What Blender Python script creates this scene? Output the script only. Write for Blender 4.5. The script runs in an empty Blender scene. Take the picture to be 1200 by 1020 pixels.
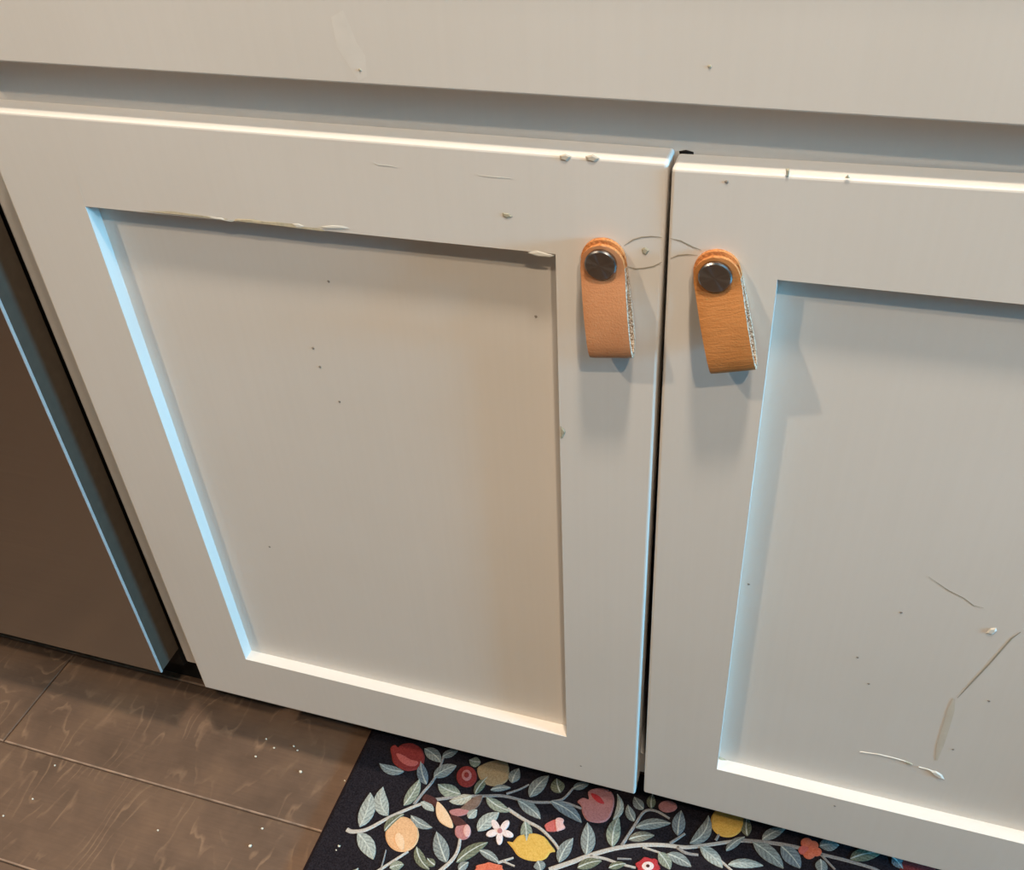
import bpy, bmesh, math, random
from mathutils import Vector, Matrix

SC = bpy.context.scene
COL = SC.collection

# ------------------------------------------------------------------ camera
CAM_LOC = [0.0838, -0.49083, 0.92786]
CAM_RIGHT = [0.951695, 0.302157, -0.054562]
CAM_UP = [-0.147709, 0.606332, 0.781373]
CAM_BACK = [0.26918, -0.73557, 0.621675]
LENS = 34.518
cam_data = bpy.data.cameras.new('camera')
cam_data.lens = LENS
cam_data.sensor_width = 36.0
cam_data.sensor_fit = 'HORIZONTAL'
cam_data.clip_start = 0.01
cam = bpy.data.objects.new('camera', cam_data)
COL.objects.link(cam)
_r, _u, _b = Vector(CAM_RIGHT), Vector(CAM_UP), Vector(CAM_BACK)
cam.matrix_world = Matrix(((_r.x, _u.x, _b.x, CAM_LOC[0]), (_r.y, _u.y, _b.y, CAM_LOC[1]),
                           (_r.z, _u.z, _b.z, CAM_LOC[2]), (0, 0, 0, 1)))
SC.camera = cam

# ------------------------------------------------------------------ world, lights, exposure
SC.view_settings.view_transform = 'Standard'
SC.view_settings.look = 'None'
SC.view_settings.gamma = 1.0
SC.view_settings.use_curve_mapping = False
SC.view_settings.exposure = 0.0

world = bpy.data.worlds.new('daylight_sky')
SC.world = world
world.use_nodes = True
world.node_tree.nodes['Background'].inputs['Color'].default_value = (0.55, 0.75, 1.0, 1)
world.node_tree.nodes['Background'].inputs['Strength'].default_value = 1.0

CEIL = 2.44
WARM = (1.0, 0.815, 0.60)


def lamp(name, loc, power, color, size, shape='DISK', size_y=None, rot=(0, 0, 0)):
    d = bpy.data.lights.new(name, 'AREA')
    d.shape = shape
    d.size = size
    if size_y:
        d.size_y = size_y
    d.energy = power
    d.color = color
    o = bpy.data.objects.new(name, d)
    o.location = loc
    o.rotation_euler = rot
    COL.objects.link(o)
    return o


# recessed ceiling cans of the room: one right of the camera, one to its left, one over the sink
lamp('ceiling_can_lamp', (0.72, -1.30, CEIL - 0.02), 28, WARM, 0.09)
lamp('ceiling_can_lamp', (-1.50, -1.12, CEIL - 0.02), 34, WARM, 0.09)
lamp('ceiling_can_lamp', (0.15, -0.385, CEIL - 0.02), 36, (1.0, 0.87, 0.71), 0.17)
# daylight through the glazed door in the right-hand wall
lamp('window_daylight', (3.12, -0.37, 1.10), 620, (0.12, 0.59, 1.0), 0.48, 'RECTANGLE', 1.9, (0, math.radians(90), 0))

LEAVES = [(-271.6, -47.3, -276.8, -9.2, 16.1, 'pale', -0.12), (-248.6, -27.9, -266.5, 0.5, 15.2, 'pale', 0.3), (-237.4, -13.2, -233.0, 19.3, 12.7, 'green', -0.1), (-270.8, -54.2, -244.2, -75.2, 15.5, 'pale', 0.12),
 (-223.6, 15.9, -239.5, 39.5, 11.2, 'slate', 0.12), (-219.4, 25.7, -200.9, 44.9, 14.6, 'grey', 0.12), (-241.6, 55.1, -218.5, 44.4, 13.3, 'grey', 0.12), (-252.6, 23.4, -281.3, 25.1, 10.5, 'grey', 0.2),
 (-219.2, 50.5, -205.7, 62.4, 9.7, 'grey', 0.12), (-245.3, -44.6, -233.7, -22.0, 12.0, 'olive', 0.12), (-226.1, -21.5, -200.2, -27.8, 9.5, 'grey', -0.2), (-207.8, -51.1, -187.0, -69.4, 10.2, 'olive', -0.2),
 (-173.5, -58.1, -194.4, -30.9, 15.2, 'grey', 0.05), (-221.8, -4.7, -205.3, -10.7, 8.8, 'pale', 0.12), (-185.2, 14.8, -212.1, 19.1, 14.8, 'green', 0.12), (-225.2, -78.8, -213.1, -71.6, 10.3, 'green', 0.12),
 (-273.2, -97.0, -254.8, -87.3, 8.9, 'pale', -0.5), (-173.2, 16.5, -193.7, 4.1, 11.4, 'cream', 0.12), (-168.3, -8.4, -163.0, 2.8, 10.1, 'pale', 0.12), (-154.7, -18.9, -140.3, 6.0, 15.3, 'pale', 0.12),
 (-112.6, 4.2, -103.5, -20.6, 12.0, 'green', 0.08), (-158.5, 19.0, -129.7, 10.6, 11.4, 'green', -0.15), (-126.2, 23.9, -98.0, 10.7, 12.7, 'grey', 0.12), (-115.4, 31.1, -103.2, 60.0, 14.7, 'grey', 0.12),
 (-86.5, 44.3, -94.4, 59.0, 14.8, 'olive', 0.12), (-75.1, 52.5, -60.7, 61.6, 8.8, 'grey', 0.12), (-93.7, 32.2, -57.2, 18.3, 12.9, 'slate', 0.15), (-138.0, 41.6, -135.8, 59.6, 12.4, 'grey', 0.12),
 (-156.9, 27.8, -137.7, 35.8, 7.4, 'grey', 0.12), (-170.9, 18.8, -164.5, 41.1, 9.5, 'olive', 0.12), (-177.5, 55.9, -190.1, 55.0, 11.8, 'green', 0.12), (-68.0, -27.9, -61.1, -0.1, 12.6, 'grey', 0.12),
 (-44.6, -13.7, -51.7, 19.8, 14.7, 'grey', -0.08), (-146.7, -37.5, -123.7, -44.6, 8.5, 'grey', 0.12), (-164.1, -55.4, -141.2, -27.5, 11.9, 'olive', 0.12), (-88.4, -32.2, -82.9, -41.0, 11.7, 'grey', 0.12),
 (-183.2, -63.8, -193.3, -59.2, 8.2, 'olive', 0.12), (-159.4, -62.2, -152.7, -52.1, 8.8, 'grey', 0.12), (-22.0, 1.8, -23.0, 34.3, 13.9, 'green', 0.12), (-7.0, 34.1, -16.9, 49.8, 9.5, 'grey', 0.12),
 (-0.8, 49.5, -12.6, 60.1, 10.7, 'grey', 0.12), (6.6, 52.4, 4.9, 68.3, 9.2, 'olive', 0.12), (-4.2, 27.8, 28.1, 41.6, 11.3, 'grey', 0.12), (37.1, 30.9, 35.8, 58.2, 13.2, 'slate', 0.05),
 (49.8, 26.1, 62.6, 60.1, 12.8, 'grey', -0.3), (-8.3, 13.4, 15.0, 24.6, 10.3, 'taupe', 0.12), (59.7, 25.1, 83.9, 9.7, 13.4, 'pale', 0.12), (30.6, 9.2, 55.1, 2.9, 11.8, 'grey', 0.12),
 (22.4, 8.4, 36.1, -5.5, 12.2, 'green', 0.12), (-49.4, -28.5, -28.7, -15.1, 10.6, 'olive', 0.12), (-20.4, -20.2, -5.6, -11.5, 7.7, 'olive', 0.12), (-27.8, 29.8, -30.0, 58.5, 7.8, 'pale', -0.35),
 (102.4, 48.8, 99.9, 69.4, 10.7, 'olive', 0.12), (116.7, 48.8, 137.0, 66.6, 10.3, 'grey', 0.12), (84.7, 27.9, 100.0, 47.1, 7.8, 'grey', 0.12), (108.4, 43.5, 139.2, 25.2, 15.9, 'grey', 0.12),
 (134.5, 47.0, 154.2, 29.5, 16.7, 'slate', 0.12), (170.2, 57.2, 187.9, 63.2, 12.6, 'grey', 0.12), (198.8, 51.8, 227.0, 66.6, 12.6, 'olive', 0.12), (236.3, 65.3, 246.4, 55.0, 11.7, 'slate', 0.12),
 (171.9, 44.1, 173.0, 29.2, 11.5, 'grey', 0.12), (88.4, 14.5, 120.5, 22.7, 9.5, 'pale', 0.12)]
BRANCHES = [([(-283.2, -53.0), (-276.7, -53.5), (-263.7, -47.4), (-246.6, -28.9), (-227.1, -11.1), (-216.2, -3.1)], 4.3, 'twig_pale'), ([(-228.0, -8.9), (-223.5, 7.4), (-219.1, 20.6), (-217.3, 36.8), (-218.4, 52.5)], 3.3, 'twig'),
 ([(-236.9, -86.6), (-227.2, -74.1), (-214.4, -57.6)], 3.3, 'twig_pale'), ([(-233.2, -81.1), (-234.6, -71.0), (-236.1, -62.3)], 1.6, 'twig'),
 ([(-178.0, -69.7), (-169.2, -53.8), (-167.3, -42.6), (-169.3, -30.9)], 4.1, 'twig_pale'),
 ([(-208.8, 2.3), (-184.3, 12.6), (-161.9, 19.7), (-142.0, 25.3), (-114.8, 26.3), (-92.1, 31.9), (-77.9, 35.1), (-61.0, 33.3)], 3.5, 'twig'), ([(-92.3, 32.6), (-82.0, 38.9), (-75.3, 53.3)], 3.0, 'twig'),
 ([(-140.0, 28.4), (-128.7, 36.6), (-120.4, 44.9)], 2.4, 'twig'), ([(-133.4, 12.8), (-113.0, 5.7), (-95.2, 1.2), (-77.5, -9.4), (-69.4, -17.8)], 3.6, 'twig_pale'), ([(-125.3, -44.3), (-112.1, -35.2)], 2.7, 'twig_pale'),
 ([(-120.4, -41.4), (-108.2, -43.1)], 2.2, 'twig_pale'),
 ([(-75.4, -37.4), (-56.3, -23.8), (-42.0, -13.0), (-19.7, 1.0), (3.5, 11.4), (26.2, 17.8), (46.5, 21.3), (66.0, 29.2), (84.1, 37.4), (98.4, 43.0)], 4.7, 'twig_pale'),
 ([(-13.7, 5.7), (-6.0, 29.6), (0.4, 47.4), (11.2, 51.2), (26.4, 46.7)], 3.2, 'twig'), ([(31.2, 20.8), (43.4, 35.0)], 3.2, 'twig'), ([(73.3, 35.8), (75.6, 43.4)], 2.8, 'twig'),
 ([(38.5, 19.1), (47.5, 15.6), (59.7, 16.8)], 3.3, 'twig'), ([(6.6, 10.0), (23.7, 8.8), (32.4, 6.8)], 2.3, 'twig_pale'), ([(-40.5, -13.3), (-26.7, -11.6), (-12.4, -12.7), (4.3, -12.4)], 3.0, 'twig_pale'),
 ([(-14.8, -8.2), (-1.4, -5.1)], 1.9, 'twig'), ([(96.9, 43.2), (126.4, 48.6), (150.7, 50.6), (171.6, 49.8), (195.5, 49.9), (220.7, 48.6), (229.2, 45.3)], 4.0, 'twig'), ([(171.6, 49.8), (186.0, 37.5)], 2.6, 'twig'),
 ([(77.1, 18.9), (90.5, 11.3), (98.2, 5.9)], 2.8, 'twig_pale')]
BLOBS = [('pomegranate', 'red',
  [(-277.8, 46.0), (-275.1, 51.3), (-271.1, 47.8), (-267.2, 54.4), (-257.0, 58.2), (-245.6, 54.9), (-238.4, 46.9), (-235.9, 38.7), (-239.2, 30.7), (-248.5, 25.4), (-258.6, 26.1), (-268.0, 30.6), (-272.9, 38.2)], 0),
 ('pomegranate_highlight', 'red_light', [(-269.1, 41.1), (-261.7, 41.3), (-250.5, 38.2), (-241.4, 38.0), (-243.1, 32.2), (-252.3, 30.6), (-262.0, 34.1)], 1),
 ('peach', 'peach',
  [(-210.4, -38.6), (-209.1, -44.1), (-209.5, -49.4), (-211.6, -54.1), (-215.2, -57.7), (-219.8, -59.9), (-225.1, -60.5), (-230.6, -59.5), (-235.7, -56.8), (-240.0, -52.9), (-243.1, -47.9), (-244.6, -42.5),
   (-244.5, -36.9), (-242.9, -31.7), (-239.5, -27.4), (-234.5, -24.7), (-228.5, -24.3), (-222.6, -26.0), (-217.4, -29.3), (-213.3, -33.6)],
  0),
 ('peach_highlight', 'peach_light', [(-232.6, -48.9), (-231.5, -42.3), (-223.6, -46.3), (-219.0, -57.4), (-225.1, -57.6)], 1),
 ('petal', 'peach_light', [(-206.5, 0.5), (-199.4, -1.7), (-190.7, -8.2), (-183.2, -15.8), (-180.1, -22.1), (-186.9, -22.5), (-195.8, -19.4), (-202.6, -11.6)], 0),
 ('dark_petal', 'maroon', [(-220.9, 4.8), (-212.8, 4.5), (-206.4, 2.2), (-204.9, -5.7), (-211.0, -4.1), (-221.3, -2.0)], 0),
 ('brown_petal', 'brown', [(-162.9, 20.3), (-162.3, 9.6), (-166.5, 1.9), (-175.5, -3.1), (-180.6, -2.1), (-175.3, 9.3), (-169.9, 15.8)], 0),
 ('rose_petal', 'rose', [(-190.1, -5.6), (-181.1, -0.6), (-170.7, 0.7), (-171.9, -4.6), (-179.5, -9.1), (-185.7, -9.3)], 0),
 ('dark_petal', 'maroon', [(-187.8, -9.8), (-177.9, -9.5), (-167.6, -14.6), (-168.6, -18.1), (-176.2, -20.2), (-183.2, -15.8)], 0),
 ('rosebud', 'rose',
  [(-161.2, -20.7), (-160.6, -23.5), (-160.9, -26.2), (-162.0, -28.6), (-163.8, -30.4), (-166.1, -31.5), (-168.7, -31.8), (-171.3, -31.2), (-173.8, -29.8), (-175.8, -27.8), (-177.1, -25.2), (-177.7, -22.5),
   (-177.5, -19.7), (-176.4, -17.3), (-174.6, -15.5), (-172.3, -14.3), (-169.6, -14.0), (-167.0, -14.6), (-164.5, -16.1), (-162.5, -18.2)],
  0),
 ('rosebud_tip', 'pink',
  [(-161.6, -20.8), (-161.0, -22.9), (-160.9, -24.8), (-161.1, -26.4), (-161.8, -27.6), (-162.7, -28.2), (-163.9, -28.2), (-165.2, -27.6), (-166.4, -26.4), (-167.6, -24.7), (-168.5, -22.8), (-169.0, -20.7),
   (-169.2, -18.8), (-168.9, -17.1), (-168.3, -15.9), (-167.3, -15.3), (-166.2, -15.3), (-164.9, -16.0), (-163.6, -17.2), (-162.5, -18.9)],
  1),
 ('blossom_petal', 'pinkwhite',
  [(-128.3, 0.6), (-127.0, -1.0), (-126.6, -3.9), (-127.3, -7.3), (-128.8, -10.2), (-130.8, -12.0), (-132.8, -12.2), (-134.1, -10.6), (-134.5, -7.8), (-133.8, -4.4), (-132.3, -1.4), (-130.3, 0.4)], 0),
 ('blossom_petal', 'pinkwhite',
  [(-118.9, -14.0), (-119.9, -15.6), (-122.3, -16.7), (-125.6, -16.9), (-128.9, -16.1), (-131.3, -14.6), (-132.2, -12.7), (-131.2, -11.0), (-128.8, -9.9), (-125.4, -9.8), (-122.1, -10.6), (-119.7, -12.1)], 0),
 ('blossom_petal', 'pinkwhite',
  [(-129.5, -26.6), (-131.4, -26.2), (-133.3, -24.0), (-134.7, -20.9), (-135.2, -17.4), (-134.7, -14.7), (-133.3, -13.4), (-131.3, -13.9), (-129.4, -16.1), (-128.1, -19.3), (-127.6, -22.7), (-128.1, -25.4)], 0),
 ('blossom_petal', 'pinkwhite',
  [(-145.5, -20.3), (-145.8, -18.3), (-144.5, -15.9), (-142.0, -13.7), (-139.0, -12.4), (-136.3, -12.2), (-134.5, -13.3), (-134.3, -15.3), (-135.6, -17.7), (-138.0, -19.9), (-141.0, -21.2), (-143.8, -21.4)], 0),
 ('blossom_petal', 'pinkwhite',
  [(-145.0, -3.4), (-143.2, -2.6), (-140.4, -3.3), (-137.5, -5.3), (-135.1, -7.9), (-133.9, -10.6), (-134.2, -12.5), (-136.0, -13.3), (-138.7, -12.6), (-141.7, -10.7), (-144.1, -8.0), (-145.3, -5.4)], 0),
 ('blossom_centre', 'rose', [(-130.9, -12.1), (-130.9, -13.8), (-131.8, -15.1), (-133.4, -15.5), (-134.9, -14.9), (-135.9, -13.5), (-135.9, -11.9), (-135.0, -10.6), (-133.4, -10.1), (-131.9, -10.7)], 1),
 ('lemon', 'yellow',
  [(-123.2, -21.2), (-118.1, -21.0), (-114.7, -13.0), (-107.4, -7.8), (-97.8, -5.1), (-88.6, -6.4), (-81.2, -12.0), (-74.5, -17.7), (-78.8, -20.4), (-81.2, -27.2), (-88.4, -32.2), (-99.4, -33.9), (-108.8, -32.0),
   (-115.7, -26.4)],
  0),
 ('berry', 'red',
  [(-175.7, 38.8), (-174.9, 35.0), (-175.3, 31.3), (-176.7, 28.1), (-178.9, 25.7), (-181.9, 24.2), (-185.3, 23.9), (-188.8, 24.7), (-192.0, 26.6), (-194.7, 29.5), (-196.5, 33.0), (-197.4, 36.8), (-197.1, 40.5),
   (-195.7, 43.8), (-193.4, 46.3), (-190.4, 47.8), (-186.9, 48.1), (-183.4, 47.3), (-180.1, 45.3), (-177.5, 42.3)],
  0),
 ('berry_centre', 'rose', [(-181.2, 38.1), (-180.9, 34.2), (-182.7, 31.2), (-185.9, 30.3), (-189.3, 31.8), (-191.6, 35.2), (-192.0, 39.2), (-190.2, 42.3), (-186.9, 43.2), (-183.5, 41.6)], 1),
 ('berry_eye', 'red', [(-183.8, 37.4), (-183.6, 35.4), (-184.5, 33.9), (-186.1, 33.5), (-187.8, 34.2), (-189.0, 36.0), (-189.2, 38.0), (-188.3, 39.5), (-186.7, 39.9), (-185.0, 39.1)], 2),
 ('quince', 'tan', [(-178.6, 47.6), (-174.0, 55.1), (-163.7, 62.4), (-151.4, 64.0), (-145.9, 56.7), (-143.1, 45.4), (-147.5, 37.3), (-158.4, 32.5), (-170.6, 35.9)], 0),
 ('flower_bud', 'red_light', [(-92.2, 6.0), (-87.8, 11.2), (-82.0, 14.4), (-78.2, 3.6), (-87.6, 0.2), (-90.5, 2.8)], 0),
 ('flower_bud_tip', 'pink', [(-83.4, 14.1), (-79.8, 17.4), (-75.1, 16.4), (-74.6, 11.8), (-71.3, 7.9), (-76.7, 3.3), (-79.3, 3.3)], 1),
 ('poppy', 'orange',
  [(-116.8, -50.0), (-115.9, -52.4), (-119.0, -55.0), (-120.4, -57.7), (-123.8, -60.0), (-128.5, -60.8), (-132.8, -62.6), (-137.1, -62.5), (-139.8, -61.0), (-144.1, -60.5), (-144.7, -58.0), (-143.9, -55.4),
   (-144.6, -52.8), (-140.8, -50.4), (-137.2, -48.4), (-133.5, -46.0), (-128.9, -46.1), (-124.7, -45.8), (-120.2, -45.8), (-119.1, -48.3)],
  0),
 ('poppy_centre', 'red_light', [(-122.6, -54.6), (-123.3, -57.0), (-126.6, -59.2), (-131.0, -60.5), (-135.1, -60.3), (-137.2, -58.8), (-136.5, -56.4), (-133.2, -54.1), (-128.7, -52.8), (-124.6, -53.0)], 1),
 ('pomegranate', 'rose',
  [(-67.2, 39.7), (-63.3, 45.0), (-56.6, 45.2), (-59.5, 53.5), (-52.7, 59.6), (-42.6, 61.6), (-35.2, 58.7), (-31.0, 49.9), (-30.6, 35.4), (-34.3, 26.4), (-43.5, 22.2), (-53.1, 22.6), (-59.2, 28.9), (-62.5, 36.1)], 0),
 ('pomegranate_crown', 'crimson', [(-56.1, 52.0), (-48.5, 51.6), (-43.2, 48.1), (-40.0, 44.1), (-45.7, 43.3), (-52.6, 47.1)], 1),
 ('berry', 'rose',
  [(31.0, 61.7), (30.8, 59.0), (29.2, 56.4), (26.5, 54.1), (23.2, 52.7), (19.6, 52.2), (16.4, 52.8), (14.1, 54.3), (12.9, 56.6), (13.1, 59.3), (14.7, 61.9), (17.3, 64.2), (20.7, 65.7), (24.3, 66.1), (27.5, 65.5),
   (29.9, 64.0)],
  0),
 ('lemon', 'yellow',
  [(97.6, 63.7), (97.5, 58.2), (95.8, 52.9), (92.9, 48.2), (88.8, 44.6), (84.1, 42.4), (79.1, 41.8), (74.4, 43.0), (70.3, 45.7), (67.4, 49.7), (65.8, 54.7), (65.8, 60.2), (67.3, 65.6), (70.3, 70.5), (74.5, 74.2),
   (79.3, 76.4), (84.4, 77.0), (89.2, 75.8), (93.3, 72.9), (96.2, 68.8)],
  0),
 ('daisy', 'crimson',
  [(25.9, -4.7), (26.9, -7.5), (24.3, -10.2), (22.4, -12.6), (20.6, -15.7), (16.9, -16.4), (13.7, -16.0), (10.0, -17.1), (7.1, -15.8), (6.4, -12.8), (4.4, -10.9), (3.3, -8.1), (6.0, -5.3), (7.8, -2.9), (9.7, 0.2),
   (13.4, 0.9), (16.7, 0.5), (20.4, 1.6), (23.3, 0.2), (23.9, -2.7)],
  0),
 ('daisy_ring', 'pinkwhite', [(21.0, -6.6), (20.7, -9.0), (18.9, -11.2), (16.1, -12.7), (13.2, -12.9), (10.7, -11.9), (9.5, -9.9), (9.8, -7.4), (11.6, -5.2), (14.3, -3.7), (17.3, -3.5), (19.8, -4.6)], 1),
 ('daisy_eye', 'maroon', [(17.1, -8.0), (17.0, -9.0), (16.2, -9.8), (15.0, -10.1), (14.0, -9.8), (13.5, -9.0), (13.6, -8.0), (14.4, -7.2), (15.6, -6.9), (16.6, -7.2)], 2),
 ('carnation_petal', 'orange', [(163.4, 59.2), (162.6, 55.8), (160.1, 53.1), (156.7, 52.2), (153.8, 53.3), (152.5, 56.1), (153.3, 59.5), (155.9, 62.2), (159.3, 63.1), (162.2, 62.0)], 0),
 ('carnation_petal', 'orange', [(169.3, 57.9), (168.5, 54.7), (166.1, 52.2), (162.9, 51.3), (160.3, 52.4), (159.1, 55.0), (159.8, 58.1), (162.2, 60.7), (165.4, 61.6), (168.1, 60.5)], 0),
 ('carnation_petal', 'orange', [(172.8, 52.1), (172.1, 49.1), (169.8, 46.8), (166.9, 46.0), (164.4, 47.0), (163.3, 49.4), (164.0, 52.3), (166.3, 54.6), (169.2, 55.4), (171.7, 54.5)], 0),
 ('carnation_petal', 'red_light', [(161.1, 50.7), (160.4, 47.6), (158.0, 45.1), (154.9, 44.2), (152.2, 45.2), (151.0, 47.8), (151.7, 50.9), (154.1, 53.4), (157.3, 54.3), (160.0, 53.3)], 0),
 ('carnation_petal', 'orange', [(167.2, 48.5), (166.3, 45.0), (163.6, 42.2), (160.1, 41.2), (157.1, 42.4), (155.7, 45.2), (156.5, 48.8), (159.3, 51.6), (162.8, 52.6), (165.8, 51.4)], 0),
 ('pomegranate', 'red',
  [(276.1, 66.3), (275.2, 63.0), (272.8, 59.6), (269.2, 56.4), (264.6, 53.7), (259.6, 51.8), (254.5, 50.8), (249.9, 50.9), (246.3, 52.0), (243.9, 54.0), (243.0, 56.8), (243.8, 60.1), (246.2, 63.5), (249.8, 66.7),
   (254.4, 69.5), (259.6, 71.4), (264.7, 72.4), (269.3, 72.3), (273.0, 71.2), (275.3, 69.1)],
  0)]
CRUMBS = [(-0.4199, 0.0241, 1.2), (-0.4058, 0.0165, 1.3), (-0.3855, 0.0239, 1.3), (-0.3791, 0.0206, 1.1), (-0.4199, 0.001, 1.4), (-0.3631, -0.0027, 1.7), (-0.3712, -0.0726, 1.3), (-0.3735, -0.0929, 2.0), (-0.3124, 0.0008, 1.0),
 (-0.6279, -0.1103, 1.2), (-0.6452, -0.1354, 1.3), (-0.6311, -0.0693, 1.1), (-0.4754, -0.1041, 1.1)]
RUG_CRUMBS = [(-0.283, -0.0718, 1.5), (-0.2841, -0.0763, 0.9)]
LDOOR = {'i': [(-0.3884, -0.0, 0.654), (-0.0611, -0.0001, 0.6541), (-0.0641, -0.0008, 0.1786), (-0.3864, -0.0001, 0.1795)], 'o': [(-0.4509, 0.0, 0.7163), (0.0019, 0.0, 0.7145), (-0.0014, -0.001, 0.1144), (-0.4515, 0.0, 0.1126)]}
RDOOR = {'i': [(0.0649, -0.0009, 0.6527), (0.3925, -0.00015, 0.6531), (0.3925, 0.00035, 0.1784), (0.0669, 0.0022, 0.179)], 'o': [(0.0041, -0.0015, 0.7125), (0.4545, 0, 0.7184), (0.4545, 0, 0.1085), (0.0055, 0.003, 0.1153)]}
MARKS = {'chip_edge': [(-0.0612, 0.5275), (-0.0589, 0.5258), (-0.0578, 0.5231), (-0.0597, 0.5177), (-0.0615, 0.5166)],
 'dark_corner': [[(-0.3941, 0.174), (-0.3893, 0.1781), (-0.3865, 0.1738), (-0.3932, 0.1664)], [(0.0668, 0.1823), (0.0727, 0.1797), (0.078, 0.1768), (0.0705, 0.1711), (0.067, 0.1696)],
                 [(-0.0744, 0.1786), (-0.0697, 0.1779), (-0.0692, 0.1652), (-0.0731, 0.1663)]],
 'corner_flake': [(-0.0783, 0.6533), (-0.073, 0.6555), (-0.0658, 0.6541), (-0.0617, 0.6534), (-0.0643, 0.652), (-0.0721, 0.6517)],
 'crackL': [[(-0.021, 0.6638), (-0.0157, 0.6681), (-0.0109, 0.6702), (-0.0052, 0.6713), (0.0005, 0.6713)], [(-0.0193, 0.651), (-0.0138, 0.65), (-0.0084, 0.6512), (-0.0036, 0.6528), (0.0011, 0.6561)]],
 'crackR': [[(0.0052, 0.6718), (0.011, 0.6709), (0.0177, 0.6679), (0.0225, 0.6664)], [(0.0058, 0.6593), (0.01, 0.6618), (0.0152, 0.6629), (0.0208, 0.663)]],
 'dab': [(0.2292, 0.3945), (0.2307, 0.4001), (0.2342, 0.4017), (0.2353, 0.3985), (0.2332, 0.394)],
 'dent2': [(-0.0107, 0.6628), (-0.0088, 0.6646), (-0.0063, 0.6627), (-0.0082, 0.6593), (-0.0101, 0.6602)],
 'dentL': [(-0.0921, 0.6775), (-0.0879, 0.6773), (-0.086, 0.6754), (-0.0897, 0.674), (-0.0922, 0.6753)],
 'drip': [(0.2247, 0.3207), (0.2256, 0.3067), (0.2266, 0.2824), (0.227, 0.2633), (0.2282, 0.244)],
 'drip_line': [(0.2492, 0.402), (0.2454, 0.3939), (0.2382, 0.3642), (0.2319, 0.3412), (0.2269, 0.3221)],
 'edge_chips': [[(-0.0571, 0.7143), (-0.0537, 0.7155), (-0.0504, 0.7143), (-0.0533, 0.7112), (-0.0567, 0.7119)], [(-0.0428, 0.7149), (-0.0386, 0.7162), (-0.0348, 0.7145), (-0.0376, 0.7119), (-0.0419, 0.7126)]],
 'edge_chipsR': [[(0.0619, 0.7168), (0.064, 0.717), (0.064, 0.7129), (0.0629, 0.7119)], [(0.0909, 0.7141), (0.0923, 0.7161), (0.0938, 0.7139)]],
 'flakes': [[(-0.2956, 0.6555), (-0.2914, 0.6564), (-0.2869, 0.6556), (-0.2828, 0.656), (-0.2784, 0.6549), (-0.2728, 0.6558), (-0.2756, 0.6537), (-0.2803, 0.6539), (-0.2855, 0.6549), (-0.2911, 0.6545)],
            [(-0.2321, 0.6568), (-0.2275, 0.6575), (-0.2233, 0.6559), (-0.2258, 0.6548), (-0.2296, 0.6544)],
            [(-0.212, 0.657), (-0.2037, 0.6586), (-0.1963, 0.6589), (-0.1922, 0.6575), (-0.2041, 0.6561), (-0.2108, 0.6557)]],
 'gouge': [[(0.1736, 0.2335), (0.1874, 0.2354), (0.1987, 0.2352), (0.209, 0.2343)], [(0.2179, 0.2312), (0.2254, 0.2306), (0.2331, 0.2283), (0.2383, 0.2226)]],
 'gouge_dot': [(0.207, 0.2352), (0.2109, 0.2341), (0.2139, 0.2326), (0.2116, 0.2303), (0.2089, 0.2319)],
 'gouge_end': [(0.2254, 0.2302), (0.2308, 0.2308), (0.236, 0.2275), (0.2387, 0.2224), (0.2354, 0.2217), (0.2296, 0.2258)],
 'ledge_crack': [(-0.1051, 0.1749), (-0.0859, 0.1732), (-0.0685, 0.1722)],
 'lip': [(-0.3433, 0.6554), (-0.3342, 0.6556), (-0.3191, 0.6571), (-0.3064, 0.6564), (-0.2956, 0.6555), (-0.2925, 0.6551), (-0.2879, 0.6548), (-0.2845, 0.6558), (-0.2801, 0.6545), (-0.2754, 0.6545), (-0.2718, 0.6563),
         (-0.2593, 0.6572), (-0.2519, 0.6563), (-0.2426, 0.6569), (-0.2336, 0.6566), (-0.2294, 0.6553), (-0.2261, 0.6571), (-0.2221, 0.6549), (-0.2131, 0.6555), (-0.2103, 0.6543), (-0.2104, 0.6537), (-0.2222, 0.654),
         (-0.2432, 0.6542), (-0.2739, 0.6545), (-0.2848, 0.6546), (-0.2958, 0.6548), (-0.3133, 0.6549), (-0.3344, 0.6549)],
 'gap_shade': [(0.0043, 0.713), (0.0079, 0.714), (0.0121, 0.7131), (0.0123, 0.7107), (0.0049, 0.7102)],
 'rings': [],
 'scratchL': [[(-0.1693, 0.7019), (-0.1668, 0.7005), (-0.1603, 0.7005), (-0.1545, 0.6999)], [(-0.1054, 0.6992), (-0.0978, 0.6988), (-0.0852, 0.6988)]],
 'scratchR': [[(0.1847, 0.4376), (0.199, 0.4282), (0.2092, 0.4238), (0.2165, 0.4185), (0.2228, 0.4179)]],
 'seam': [[(-0.3864, 0.673), (-0.3877, 0.6644), (-0.3881, 0.6546)]],
 'smear': [(-0.1806, 0.7825), (-0.173, 0.7862), (-0.1703, 0.7785), (-0.1678, 0.7699), (-0.1639, 0.7633), (-0.1647, 0.7519), (-0.1702, 0.7493), (-0.1749, 0.7583), (-0.1799, 0.7671)],
 'specksD': [(0.0204, 0.7659), (-0.1682, 0.7554)],
 'specksL': [(-0.2312, 0.5099), (-0.3293, 0.3368), (-0.2436, 0.5547), (-0.2413, 0.5391), (-0.221, 0.6106), (-0.0784, 0.6028)],
 'specksR': [(0.0716, 0.3988), (0.1547, 0.3441), (0.1667, 0.3174), (0.1746, 0.3991), (0.247, 0.3258), (0.2366, 0.262)],
 'specksRail': [(0.1647, 0.1676), (-0.0516, 0.1392), (0.0331, 0.7071)]}


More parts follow.
